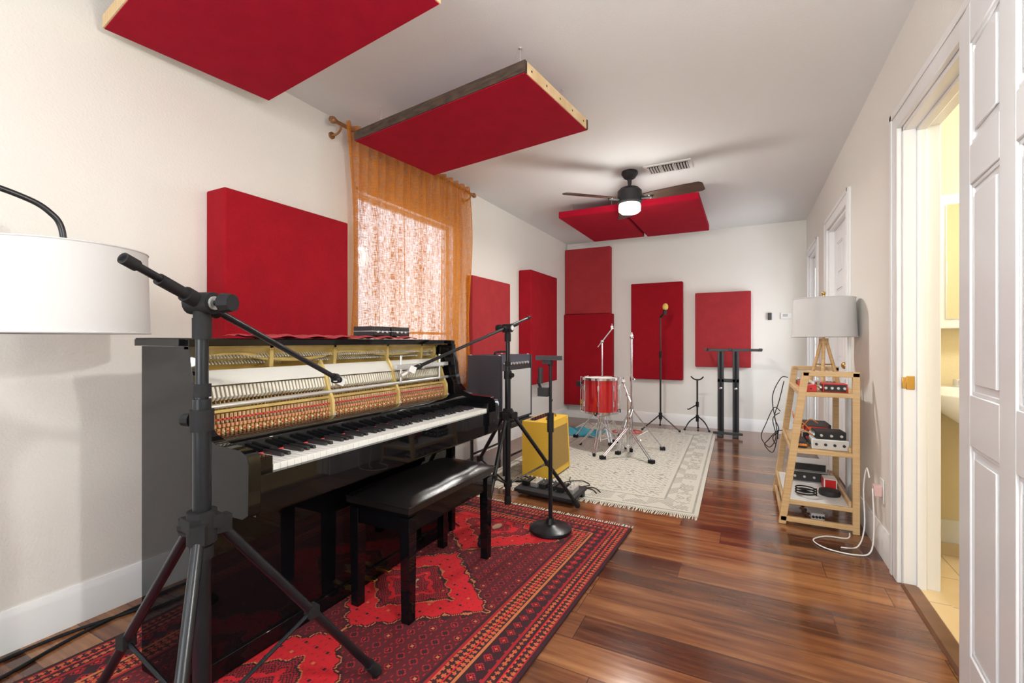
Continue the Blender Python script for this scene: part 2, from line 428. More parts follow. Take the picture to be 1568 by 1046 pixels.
w.bx((-1.75,YF-.10,.7),(-1.70,YF-.03,2.15),M_trim);w.bx((-.15,YF-.10,.7),(-.1,YF-.03,2.15),M_trim)
w.bx((-1.7,YF-.10,.7),(-.15,YF-.03,.75),M_trim);w.bx((-1.7,YF-.10,2.1),(-.15,YF-.03,2.15),M_trim);w.bx((-.95,YF-.10,.75),(-.90,YF-.03,2.1),M_trim)
w.bx((-1.7,YF-.07,.75),(-.15,YF-.064,2.1),M_glass)
w.done(bevel=.002)

# bathroom shell
bx0,bx1,by0,by1=XR+T,2.3,1.1,3.32
B('floor_bathroom').bx((bx0,by0,-.08),(bx1,by1,-.002),M_tile).bx((XR+.05,BD[0]+.021,-.002),(bx0,BD[1]-.021,.003),M_tile).done()
B('wall_bathroom_far').bx((bx0,by1,0),(bx1,by1+.1,H),M_bath).bx((bx0,by1-.015,0),(bx1,by1,.12),M_trim).done()
B('wall_bathroom_side').bx((bx1,by0,0),(bx1+.1,by1+.1,H),M_bath).done()
B('wall_bathroom_near').bx((bx0,by0-.1,0),(bx1+.1,by0,H),M_bath).done()
B('ceiling_bathroom').bx((bx0,by0-.1,H),(bx1+.1,by1+.1,H+.1),M_ceil).done()
b=B('threshold_strip'); b.prism([(XR-.01,0.001),(XR+.06,0.001),(XR+.05,.012),(XR,.012)],'y',BD[0]+.022,BD[1]-.022,M_thr); b.done()
b=B('mirror_cabinet'); b.bx((.90,by1-.11,1.17),(1.45,by1-.002,1.88),M_trim)
b.bx((.945,by1-.118,1.22),(1.41,by1-.108,1.83),M_mirror); b.done(bevel=.004)
b=B('pedestal_sink'); cx,cy=1.08,3.06
b.lathe((cx,cy,0),[(.11,0.0),(.10,.03),(.075,.1),(.07,.4),(.09,.6),(.12,.68),(.20,.74),(.245,.80),(.25,.835),(.235,.845),(.215,.835),(.19,.78),(.10,.73),(.0001,.72)],M_porc,40)
b.bx((cx-.22,cy+.12,.74),(cx+.22,cy+.235,.86),M_porc); b.cyl((cx,cy+.17,.86),(cx,cy+.17,.95),.013,M_chrome); b.tube([(cx,cy+.17,.95),(cx,cy+.12,.97),(cx,cy+.05,.94)],.011,M_chrome)
b.cyl((cx-.08,cy+.17,.86),(cx-.08,cy+.17,.90),.02,M_chrome);b.cyl((cx+.08,cy+.17,.86),(cx+.08,cy+.17,.90),.02,M_chrome)
b.done(bevel=.006)

# ------------------------------------------------------------------ rugs
rug=B('area_rug_red'); rug.bx((-RW/2,-RL/2,0),(RW/2,RL/2,.009),M_rug)
for k in range(110):
    xx=-RW/2+.006+k*(RW-.012)/109
    for sg in (1,-1): rug.cyl((xx,sg*RL/2,.004),(xx+random.uniform(-.008,.008),sg*(RL/2+.035+random.random()*.015),.003),.0024,M_fringe,seg=5)
ro=rug.done(origin=(0,0,0)); ro.location=(-1.355,1.24,.001); ro.rotation_euler=(0,0,math.radians(-2.5))
rug=B('area_rug_ivory'); rug.bx((-WW/2,-WL/2,0),(WW/2,WL/2,.009),M_wrug)
for k in range(140):
    xx=-WW/2+.006+k*(WW-.012)/139
    for sg in (1,-1): rug.cyl((xx,sg*WL/2,.004),(xx+random.uniform(-.012,.012),sg*(WL/2+.05+random.random()*.02),.003),.003,M_fringe,seg=5)
ro=rug.done(origin=(0,0,0)); ro.location=(-1.10,4.47,.001); ro.rotation_euler=(0,0,math.radians(1.0))
RZ=.0105

# ------------------------------------------------------------------ acoustic panels
def wpanel(name,a,b,m,bev=.010):
    p=B(name); p.bx(a,b,m); return p.done(bevel=bev,seg=3)
wpanel('acoustic_panel',(XL+.001,1.285,1.06),(-2.18,2.035,1.83),M_red)
wpanel('acoustic_panel',(XL+.001,3.60,.66),(-2.26,4.36,1.72),M_red2)
wpanel('acoustic_panel',(XL+.001,4.70,.60),(-2.17,5.50,1.92),M_red)
wpanel('acoustic_panel',(XL+.003,YB-.10,1.49),(-1.665,YB-.001,2.42),M_red2)
wpanel('acoustic_panel',(XL+.003,YB-.14,.20),(-1.63,YB-.018,1.485),M_red)
wpanel('acoustic_panel',(-1.38,YB-.10,.60),(-.725,YB-.001,1.875),M_red)
wpanel('acoustic_panel',(-.575,YB-.08,.78),(.055,YB-.001,1.715),M_red2)
def cpanel(cx,cy,wx,wy,z,th=.05,yaw=0,near=M_bark,side=M_pine,tilt=(0,0)):
    p=B('ceiling_acoustic_panel'); a,b=wx/2,wy/2
    t=.02
    p.bx((-a,-b,0),(a,-b+t,th),near); p.bx((-a,b-t,0),(a,b,th),near)
    p.bx((-a,-b+t,0),(-a+t,b-t,th),side); p.bx((a-t,-b+t,0),(a,b-t,th),side)
    p.bx((-a+.005,-b+.005,-.004),(a-.005,b-.005,.0),M_redc)
    p.bx((-a+t,-b+t,.0),(a-t,b-t,th-.01),M_redc)
    if side is M_pine:
        for k in range(5):
            yy=-b+.06+k*(wy-.12)/4; p.cyl((a-.002,yy,th*.5),(a+.001,yy,th*.5),.006,M_bark,seg=8)
    R=Matrix.Translation((cx,cy,z))@Euler((tilt[0],tilt[1],math.radians(yaw))).to_matrix().to_4x4()
    p.xform(R)
    for sx in (-1,1):
        for sy in (-1,1):
            q=R@Vector((sx*(a-.10),sy*(b-.12),th)); p.cyl(q-Vector((0,0,.02)),(q.x,q.y,H+.001),.002,M_silver,seg=8)
            p.cyl((q.x,q.y,H-.006),(q.x,q.y,H+.001),.008,M_silver,seg=12)
    return p.done(bevel=.003)
cpanel(-1.636,1.118,1.2,.66,2.345,.05,-7,M_pine,M_pine)
cpanel(-1.44,2.25,1.2,.68,2.305,.055,-6.5,tilt=(0,math.radians(-.8)))
cpanel(-1.392,4.965,.615,1.23,2.36,.06,0,M_redc,M_redc)
cpanel(-.71,4.96,.68,1.28,2.36,.06,0,M_redc,M_redc)

# ------------------------------------------------------------------ curtain + rod
c=B('curtain_rod'); c.cyl((-2.245,1.99,2.455),(-2.245,3.58,2.455),.012,M_rod)
for yy in (1.975,3.595): c.sph((-2.245,yy,2.455),.022,M_rod); c.cyl((-2.245,yy-.02,2.455),(-2.245,yy+.02,2.455),.016,M_rod)
for yy in (2.035,3.54):
    c.tube([(XL+.001,yy,2.40),(-2.28,yy,2.40),(-2.25,yy,2.42),(-2.245,yy,2.44)],.007,M_rod); c.cyl((XL+.0005,yy,2.40),(XL+.01,yy,2.40),.022,M_rod)
c.done()
def cf(u,v):
    yy=2.06+u*1.46; z=2.485-v*1.83
    gath=math.exp(-v*7)
    amp=.012+.010*gath
    s=math.sin(u*2*pi*17+1.6*math.sin(v*3+u*4))*amp+math.sin(u*2*pi*6.3+v*2)*.014*(1-gath)+math.sin(u*2*pi*41+v)*.003
    if u<.08: yy+= .045*(math.sin(min(v,1)*pi*1.2))*(1-u/.08)
    if u>.92: yy+= .03*math.sin(v*7)*(u-.92)/.08
    return (-2.228+s*.8,yy,z+.005*math.sin(u*2*pi*17)*gath)
B('sheer_curtain').surf(cf,300,60,M_curt).done()

o=B('garden_hedge')
mh=simple('hedge_leaves',(.28,.33,.25),.8,0,.5,9)
for k in range(26):
    o.sph((-7.6+random.uniform(-.4,.4),3.0+k*.36,random.uniform(.0,.5)),random.uniform(.4,.6),mh,seg=10)
o.bx((-8.2,2.5,-.3),(-7.0,12,.2),mh)
o.done()

# ------------------------------------------------------------------ upright piano
z0=RZ+.001
P=B('upright_piano'); x0,xf,xk=-1.78,-1.5,-1.22; y0,y1=.78,2.20
prof=[(x0,z0),(-1.50,z0),(-1.50,.56),(-1.47,.60),(-1.24,.605),(-1.215,.62),(-1.212,.76),(-1.222,.785),(-1.25,.795),(-1.36,.80),(-1.42,.82),(-1.46,.86),(-1.475,.92),(-1.48,.98),(-1.495,1.04),(-1.50,1.085),(x0,1.085)]
P.prism(prof,'y',y0,y0+.036,M_black); P.prism(prof,'y',y1-.036,y1,M_black)
P.bx((x0,y0+.036,z0+.02),(x0+.05,y1-.036,1.085),M_satin)
P.bx((x0-.012,y0-.015,1.086),(xf-.03,y1+.015,1.108),M_black)
P.bx((x0-.010,y0-.013,1.108),(xf-.20,y1+.013,1.112),M_satin)
P.bx((xf-.03,y0,1.075),(xf-.005,y0+.036,1.106),M_black); P.bx((xf-.03,y1-.036,1.075),(xf-.005,y1,1.106),M_black)
P.bx((-1.545,y0+.036,.07),(-1.52,y1-.036,.60),M_black)
P.bx((x0+.05,y0+.036,z0),(-1.51,y1-.036,.07),M_black)
P.bx((-1.52,y0+.036,.55),(-1.50,y1-.036,.60),M_black)
P.bx((-1.56,y0+.036,.60),(-1.235,y1-.036,.665),M_black)
P.bx((-1.235,y0+.036,.612),(-1.214,y1-.036,.722),M_black)
for a,bq in ((y0+.036,.868),(2.112,y1-.036)): P.bx((-1.40,a,.665),(-1.236,bq,.765),M_black)
KY0,KW=.870,1.240/52
for k in range(52):
    P.bx((-1.385,KY0+k*KW+.0006,.70),(-1.237,KY0+(k+1)*KW-.0006,.74),M_white)
    nt_=k%7
    if nt_ in (0,2,3,5,6) and k<51:
        cy=KY0+(k+1)*KW
        P.prism([(-1.385,.735),(-1.29,.735),(-1.294,.75),(-1.385,.753)],'y',cy-.0055,cy+.0055,M_satin)
P.bx((-1.385,y0+.09,.738),(-1.379,y1-.09,.745),M_redfelt)
P.prism([(-1.386,.735),(-1.382,.79),(-1.40,.800),(-1.50,.800),(-1.50,.79),(-1.41,.785),(-1.40,.735)],'y',y0+.036,y1-.036,M_black)
P.bx((-1.70,y0+.036,.62),(-1.675,y1-.036,1.085),M_gold)
P.prism([(-1.675,1.0),(-1.60,1.075),(-1.60,1.085),(-1.675,1.085)],'y',y0+.036,y1-.036,M_gold)
P.bx((-1.675,y0+.036,.985),(-1.655,y1-.036,1.0),M_gold)
for yy in (.84,1.12,1.42,1.75,2.02,2.14):
    P.prism([(-1.675,.8),(-1.625,.8),(-1.60,1.04),(-1.60,1.085),(-1.675,1.085)],'y',yy-.008,yy+.008,M_gold)
P.tube([(-1.64,.84,1.03),(-1.62,.98,1.06),(-1.62,1.12,1.035),(-1.62,1.30,1.03),(-1.62,1.5,1.06),(-1.62,1.8,1.035),(-1.62,2.12,1.06)],.009,M_gold)
for k in range(110):
    yy=.85+k*1.28/109
    for r in range(2):
        c0=Vector((-1.645+r*.022,yy+r*.005,1.034+r*.022)); P.cyl(c0,c0+Vector((.018,0,-.014)),.0032,M_silver,seg=6)
    P.cyl((-1.665,yy,.985),(-1.655,yy,.66),.0012,M_brass if k<40 else M_silver,seg=4)
P.prism([(-1.560,.958),(-1.552,.955),(-1.59,1.004),(-1.60,1.002)],'y',y0+.04,y1-.04,M_rail)
P.cyl((-1.53,y0+.036,.888),(-1.53,y1-.036,.898),.008,M_silver,seg=12)
P.bx((-1.54,y0+.05,.866),(-1.528,y1-.05,.876),M_gold)
P.bx((-1.525,y0+.036,.772),(-1.505,y1-.036,.79),M_gold)
P.bx((-1.535,1.72,.965),(-1.515,2.15,.985),M_silver)
for yy in (1.76,2.08): P.cyl((-1.525,yy,.90),(-1.525,yy,1.03),.006,M_silver,seg=8)
for k in range(88):
    yy=.868+k*1.244/87
    P.prism([(-1.595,.915),(-1.562,.902),(-1.548,.915),(-1.560,.950),(-1.60,.950)],'y',yy-.0040,yy+.0040,M_felt)
    P.cyl((-1.575,yy,.915),(-1.56,yy,.86),.0028,M_maple,seg=5)
    P.bx((-1.56,yy-.0044,.832),(-1.53,yy+.0044,.862),M_maple)
    P.bx((-1.545,yy-.0042,.818),(-1.522,yy+.0042,.829),M_pink)
    P.bx((-1.56,yy-.0044,.796),(-1.526,yy+.0044,.815),M_maple)
    P.cyl((-1.527,yy,.79),(-1.527,yy,.862),.0013,M_silver,seg=4)
    P.bx((-1.532,yy-.0036,.842),(-1.521,yy+.0036,.848),M_redfelt)
    P.bx((-1.53,yy-.003,.803),(-1.521,yy+.003,.808),M_redfelt if k%2 else M_felt)
for yy in (.848,1.33,1.73,2.13):
    P.prism([(-1.53,.78),(-1.505,.78),(-1.508,.86),(-1.53,.90),(-1.55,.965),(-1.585,1.025),(-1.60,1.0),(-1.57,.90)],'y',yy-.006,yy+.006,M_gold)
    P.cyl((-1.505,yy,.80),(-1.50,yy,.80),.008,M_silver,seg=10)
P.prism([(-1.505,.775),(-1.50,.775),(-1.50,.86),(-1.505,.86)],'y',y0+.038,y0+.075,M_gold)
for dy in (-.09,0,.09):
    yy=1.49+dy
    P.prism([(-1.53,.060),(-1.46,.068),(-1.43,.064),(-1.43,.056),(-1.46,.055),(-1.53,.050)],'y',yy-.011,yy+.011,M_brass)
P.done(bevel=.0015,seg=1)

cl=B('piano_top_cloth')
def clf(u,v):
    yy=1.02+u*.86; t=v*.22
    xx=-1.74+t; z=1.119+.004*math.sin(u*40+v*3)+.003*math.sin(v*17)
    return (xx+.006*math.sin(u*23),yy+.01*math.sin(v*9),z)
cl.surf(clf,60,14,M_cloth).done(solid=.003)
for dy,l in ((1.60,.12),(1.735,.13)):
    d=B('direct_box'); d.bx((-1.68,dy,1.1265),(-1.56,dy+l,1.172),M_matte); d.bx((-1.56,dy+.01,1.130),(-1.556,dy+l-.01,1.166),M_satin)
    for k in range(3): d.cyl((-1.556,dy+.03+k*.03,1.146),(-1.548,dy+.03+k*.03,1.146),.006,M_silver,seg=10)
    d.bx((-1.68,dy-.001,1.147),(-1.555,dy+l+.001,1.151),M_silver)
    d.done(bevel=.003)

# ------------------------------------------------------------------ bench
b=B('piano_bench'); bx0,bx1,by0,by1=-1.465,-1.135,1.355,2.015
def seat(u,v):
    X=bx0+u*(bx1-bx0); Y=by0+v*(by1-by0); a=abs(2*u-1); c=abs(2*v-1)
    z=.468+.032*(1-a**5)*(1-c**8)
    z+=.004*math.sin(v*pi*3)**2*(1-a**2)
    return (X,Y,z)
b.surf(seat,24,40,M_leather)
b.bx((bx0,by0,.440),(bx1,by1,.4685),M_leather)
b.tube([(bx0,by0,.466),(bx1,by0,.466),(bx1,by1,.466),(bx0,by1,.466),(bx0,by0,.466)],.004,M_leather,sub=1)
b.bx((bx0+.012,by0+.012,.425),(bx1-.012,by1-.012,.44),M_black)
b.bx((bx0+.022,by0+.022,.355),(bx1-.022,by1-.022,.425),M_black)
for X in (bx0+.032,bx1-.032):
    for Y in (by0+.034,by1-.034):
        a,t=.023,.019
        c8=[(X-a,Y-a),(X+a,Y-a),(X+a,Y+a),(X-a,Y+a)]
        v1=[b.bm.verts.new((X+(p[0]-X)*t/a,Y+(p[1]-Y)*t/a,RZ+.001)) for p in c8]; v2=[b.bm.verts.new((p[0],p[1],.42)) for p in c8]
        mi=b._mi(M_black); fs=[b.bm.faces.new(v1[::-1]),b.bm.faces.new(v2)]
        for k in range(4): fs.append(b.bm.faces.new((v1[k],v1[(k+1)%4],v2[(k+1)%4],v2[k])))
        for f in fs: f.material_index=mi
b.done(bevel=.002)

# ------------------------------------------------------------------ heavy boom mic stands
def knob(b,c,d,r=.022,l=.028,m=M_rubber):
    c=Vector(c); d=Vector(d).normalized()
    b.cyl(c,c+d*.03,.007,M_steelblue,seg=8)
    b.cyl(c+d*.025,c+d*(.025+l),r,m,r2=r*.85,seg=10)
def heavy_stand(name,cx,cy,zf,hub,spread,dirs,jz,tipA,tipB,kd=(-.87,-.4,0)):
    b=B(name); up=hub+.30
    b.cyl((cx,cy,zf+.09),(cx,cy,up),.019,M_steelblue,seg=20)
    b.cyl((cx,cy,zf+.07),(cx,cy,zf+.12),.022,M_rubber,seg=16)
    b.cyl((cx,cy,up-.005),(cx,cy,jz-.02),.0135,M_steelblue,seg=20)
    for zz,r,l in ((up-.05,.025,.05),(up+.02,.019,.03),(hub+.0,.031,.075),(hub-.06,.024,.03),(jz-.06,.020,.05)):
        b.cyl((cx,cy,zz-l/2),(cx,cy,zz+l/2),r,M_rubber,seg=16)
    knob(b,(cx,cy,up-.05),kd,.017,.02); knob(b,(cx,cy,hub),kd,.02,.024); 
    b.box((cx,cy,hub+.01),(.07,.055,.03),M_rubber,(0,0,dirs[0]))
    low=zf+.20
    b.cyl((cx,cy,low-.02),(cx,cy,low+.02),.026,M_rubber,seg=14)
    for a in dirs:
        dx,dy=math.cos(a),math.sin(a)
        p=Vector((cx+dx*.035,cy+dy*.035,hub-.005)); q=Vector((cx+dx*spread,cy+dy*spread,zf+.018))
        b.box(p,(.05,.03,.04),M_rubber,(0,0,a))
        b.cyl(p,q,.0125,M_steelblue,seg=14)
        e=(q-p).normalized(); b.cyl(q-e*.045,q+e*.004,.017,M_rubber,seg=14)
        b.sph(q,.0185,M_rubber,seg=12)
        mid=p+(q-p)*.52
        b.cyl(mid,(cx+dx*.02,cy+dy*.02,low),.0055,M_steelblue,seg=8)
        b.box(mid,(.03,.032,.03),M_rubber,(0,0,a))
    A=Vector(tipA);Bq=Vector(tipB); J=Vector((cx,cy,jz)); ax=(A-Bq).normalized(); side=ax.cross(Vector((0,0,1))).normalized()
    b.cyl(J-side*.03,J+side*.03,.026,M_rubber,seg=16); b.cyl(J-side*.035,J+side*.035,.016,M_silver,seg=12)
    knob(b,J+side*.03,side,.024,.026); b.cyl((cx,cy,jz-.06),J,.018,M_rubber,seg=12)
    b.cyl(J-ax*.05,J+ax*.05,.018,M_rubber,seg=14)
    b.cyl(Bq,A,.0085,M_steelblue,seg=12)
    b.cyl(Bq,Bq+ax*.03,.012,M_rubber,seg=12)
    b.cyl(J-ax*.12,J-ax*.05,.013,M_rubber,seg=12)
    b.cyl(A,A+ax*.05,.012,M_rubber,seg=12)
    b.box(A+ax*.06,(.03,.03,.03),M_silver,(0,.4,.8))
    return b
dirs=[math.radians(a) for a in (82,187,-38)]
b=heavy_stand('boom_mic_stand',-1.14,.62,RZ,.665,.50,dirs,1.19,(-1.325,1.165,.975),(-1.075,.44,1.262))
b.cyl((-1.33,1.18,.965),(-1.40,1.26,.935),.012,M_silver,seg=14)
b.cyl((-1.34,1.19,.975),(-1.33,1.18,.955),.015,M_matte,seg=14)
b.done()
dirs=[math.radians(a) for a in (-80,42,163)]
b=heavy_stand('boom_mic_stand',-1.33,2.53,RZ,.64,.47,dirs,1.185,(-1.385,1.74,.985),(-1.31,2.81,1.265),kd=(.9,-.3,0))
b.cyl((-1.385,1.73,.985),(-1.42,1.64,.94),.011,M_silver,seg=14)
b.done()

b=B('round_base_mic_stand'); cx,cy=-1.0,2.43
b.lathe((cx,cy,RZ+.001),[(.0001,0),(.118,0),(.122,.008),(.12,.02),(.10,.03),(.045,.036),(.03,.045),(.022,.075),(.0001,.075)],M_steelblue,48)
b.cyl((cx,cy,.07),(cx,cy,.66),.012,M_steelblue); b.cyl((cx,cy,.58),(cx,cy,.69),.019,M_rubber); b.cyl((cx,cy,.66),(cx,cy,.985),.0085,M_steelblue)
b.cyl((cx,cy,.96),(cx,cy,1.0),.014,M_rubber); b.box((cx-.01,cy,1.005),(.15,.04,.025),M_matte,(0,.0,.3)); b.box((cx-.02,cy,.985),(.05,.03,.03),M_matte)
b.tube([(cx,cy,.80),(cx-.04,cy-.02,.82),(cx-.06,cy-.03,.86),(cx-.055,cy-.03,.90)],.008,M_rubber); b.cyl((cx-.05,cy-.03,.86),(cx-.05,cy-.03,.95),.014,M_matte)
b.box((cx-.035,cy-.02,.81),(.06,.035,.05),M_matte)
b.done()

# ------------------------------------------------------------------ arc lamp left
b=B('arc_floor_lamp'); lx,ly=-1.985,.655
def shade(b,c,r1,r2,z0,z1,seg=64):
    b.lathe((c[0],c[1],0),[(r1,z0),(r2,z1),(r2-.004,z1),(r1-.004,z0),(r1,z0)],M_shade,seg)
    for zz,r in ((z0+.003,r1),(z1-.003,r2)):
        b.tube([(c[0]+r*math.cos(a*2*pi/48),c[1]+r*math.sin(a*2*pi/48),zz) for a in range(49)],.003,M_shade,sub=1,seg=6)
    for a in range(3):
        t=a*2*pi/3; b.cyl((c[0],c[1],z1-.02),(c[0]+(r2-.003)*math.cos(t),c[1]+(r2-.003)*math.sin(t),z1-.02),.0025,M_satin,seg=6)
shade(b,(lx,ly),.222,.215,1.125,1.405)
b.cyl((lx,ly,1.30),(lx,ly,1.43),.014,M_satin); b.sph((lx,ly,1.27),.04,M_wplast)
b.tube([(lx,ly,1.42),(lx+.0,ly-.008,1.475),(lx-.0,ly-.03,1.51),(lx-.01,ly-.08,1.545),(lx-.02,ly-.20,1.572),(lx-.04,ly-.40,1.575),(lx-.06,ly-.62,1.52),(lx-.07,ly-.74,1.38),(lx-.07,ly-.78,1.2),(lx-.07,ly-.78,.03)],.009,M_satin,seg=12,sub=8)
b.lathe((lx-.07,ly-.78,.0),[(.0001,.001),(.15,.001),(.152,.02),(.14,.032),(.02,.036),(.0001,.036)],M_satin,40)
b.done()

# ------------------------------------------------------------------ amps
b=B('guitar_amplifier_tweed'); z0=RZ+.002
b.prism([(-1.60,z0+.012),(-1.355,z0+.012),(-1.375,.462),(-1.60,.462)],'y',3.29,3.74,M_tweed)
b.prism([(-1.356,z0+.06),(-1.352,z0+.06),(-1.370,.40),(-1.374,.40)],'y',3.33,3.70,M_grilleb)
for a in ((3.305,3.325),(3.705,3.725)): b.prism([(-1.357,z0+.03),(-1.350,z0+.03),(-1.369,.44),(-1.376,.44)],'y',a[0],a[1],M_tweed)
b.bx((-1.58,3.33,.462),(-1.50,3.70,.466),M_chrome)
for k in range(6): b.cyl((-1.54,3.37+k*.055,.466),(-1.54,3.37+k*.055,.480),.009,M_matte,seg=12)
b.tube([(-1.44,3.42,.464),(-1.44,3.43,.485),(-1.44,3.515,.492),(-1.44,3.60,.485),(-1.44,3.61,.464)],.008,M_grilleb)
for X in (-1.585,-1.375):
    for Y in (3.31,3.72): b.cyl((X,Y,z0),(X,Y,z0+.014),.014,M_rubber,seg=10)
b.done(bevel=.010,seg=3)

b=B('amp_stand_stool'); 
b.bx((-2.08,3.22,.385),(-1.71,3.76,.42),M_matte)
for X in (-2.05,-1.74):
    for Y in (3.25,3.73): b.cyl((X,Y,RZ+.001 if X>-1.9 else .002),(X,Y,.39),.014,M_satin)
b.cyl((-2.05,3.25,.15),(-2.05,3.73,.15),.009,M_satin);b.cyl((-1.74,3.25,.15),(-1.74,3.73,.15),.009,M_satin)
b.done(bevel=.004)
b=B('guitar_amplifier_combo'); z=.422
b.bx((-2.06,3.20,z+.01),(-1.75,3.78,.985),M_tolex)
b.bx((-1.752,3.22,z+.03),(-1.742,3.76,.86),M_grilles)
b.prism([(-1.752,.87),(-1.742,.87),(-1.765,.97),(-1.775,.97)],'y',3.22,3.76,M_satin)
for k in range(9): b.cyl((-1.755,3.26+k*.055,.918),(-1.735,3.26+k*.055,.914),.010,M_silver,seg=12)
for Y in (3.205,3.765): b.bx((-1.756,Y,z+.012),(-1.738,Y+.012,.98),M_tolex)
b.tube([(-1.90,3.38,.985),(-1.90,3.39,1.005),(-1.90,3.49,1.012),(-1.90,3.59,1.005),(-1.90,3.60,.985)],.009,M_rubber)
for X in (-2.04,-1.77):
    for Y in (3.22,3.76): b.cyl((X,Y,.4205),(X,Y,z+.012),.014,M_rubber,seg=10); b.sph((X,Y,.98),.012,M_silver)
b.done(bevel=.006)

b=B('effects_pedalboard'); 
b.box((-1.24,3.01,.05),(.46,.24,.022),M_matte,(.10,0,-.1))
b.box((-1.24,2.94,.022),(.44,.05,.022),M_matte,(0,0,-.1)); b.box((-1.23,3.09,.036),(.44,.04,.05),M_matte,(0,0,-.1))
cols=[M_satin,M_silver,M_matte,M_matte,M_satin,M_silver]
for k in range(6):
    X=-1.42+k*.07; Y=3.03-k*.007
    b.box((X,Y,.078),(.055,.10,.034),cols[k],(.10,0,-.1))
    for j in (-.014,.014): b.cyl((X+j,Y+.03,.095),(X+j,Y+.03,.108),.007,M_white if k%2 else M_silver,seg=10)
    b.cyl((X,Y-.03,.09),(X,Y-.03,.102),.007,M_chrome,seg=10)
b.done(bevel=.003)

def cable(name,paths,m=M_rubber,r=.0035):
    b=B(name)
    for p in paths: b.tube(p,r,m,seg=7,sub=8)
    return b.done()
zc=RZ+.005
cable('audio_cables',[
 [(-1.62,3.25,zc),(-1.55,3.20,zc),(-1.62,3.14,zc),(-1.50,3.18,zc),(-1.40,3.24,zc)],
 [(-1.25,3.45,zc),(-1.2,3.32,zc),(-1.10,3.24,zc),(-1.0,3.28,zc),(-.93,3.2,zc)],
 [(-1.5,3.22,zc),(-1.38,3.19,zc),(-1.3,3.25,zc),(-1.2,3.20,zc),(-1.02,3.24,zc),(-.95,3.17,zc)],
 [(-1.15,3.22,zc),(-1.05,3.32,zc),(-1.14,3.40,zc),(-1.24,3.30,zc),(-1.12,3.2,zc)]])
cable('microphone_cable',[[(-1.50,2.24,zc),(-1.60,2.30,zc),(-1.72,2.42,zc),(-1.66,2.60,zc),(-1.76,2.66,zc)]])
cable('mains_cable_floor',[[(-2.27,-.2,.006),(-2.25,.3,.006),(-2.27,.7,.006),(-2.2,1.0,.006),(-2.15,1.4,.006)],[(-2.2,.1,.006),(-2.15,.5,.006),(-2.22,.8,.006),(-2.25,1.3,.006)]],M_rubber,.006)

# ------------------------------------------------------------------ drum + stands
b=B('tom_drum'); cx,cy=-1.30,4.46; zt,zb=.735,.40; r=.178
b.lathe((cx,cy,0),[(r,zb+.012),(r,zt-.012)],M_shell,48)
for z,s in ((zt,1),(zb,-1)):
    b.lathe((cx,cy,0),[(r+.002,z-.014*s),(r+.012,z-.014*s),(r+.012,z+.006*s),(r+.004,z+.008*s),(r-.002,z+.002*s),(r+.002,z-.014*s)],M_chrome,48)
    b.lathe((cx,cy,0),[(.0001,z-.001*s),(r,z-.002*s)],M_head,48)
for k in range(8):
    a=k*pi/4+.2; X,Y=cx+(r+.014)*math.cos(a),cy+(r+.014)*math.sin(a)
    b.cyl((X,Y,zb+.0),(X,Y,zt),.0035,M_chrome,seg=8); b.cyl((X,Y,zt-.002),(X,Y,zt+.012),.006,M_chrome,seg=8)
    for zz in (zb+.09,zt-.09): b.box((X-.004*math.cos(a),Y-.004*math.sin(a),zz),(.022,.016,.05),M_chrome,(0,0,a))
b.bx((cx-.24,cy-.03,zt-.09),(cx-.17,cy+.03,zt-.04),M_satin)
b.cyl((cx,cy,.10),(cx,cy,.33),.013,M_chrome)
b.cyl((cx,cy,.30),(cx,cy,.35),.02,M_chrome)
for k in range(3):
    a=k*2*pi/3+.6; ca,sa=math.cos(a),math.sin(a)
    b.tube([(cx,cy,.34),(cx+.12*ca,cy+.12*sa,.365),(cx+.20*ca,cy+.20*sa,.382),(cx+.212*ca,cy+.212*sa,.42)],.007,M_chrome); b.cyl((cx+.205*ca,cy+.205*sa,.385),(cx+.205*ca,cy+.205*sa,.42),.012,M_rubber)
    for o in (-.012,.012):
        b.cyl((cx-o*sa,cy+o*ca,.30),(cx+.27*ca-o*sa,cy+.27*sa+o*ca,RZ+.02),.006,M_chrome,seg=8)
    b.cyl((cx,cy,.11),(cx+.16*ca,cy+.16*sa,.145),.005,M_chrome,seg=8)
    b.sph((cx+.27*ca,cy+.27*sa,RZ+.017),.016,M_rubber)
b.done()
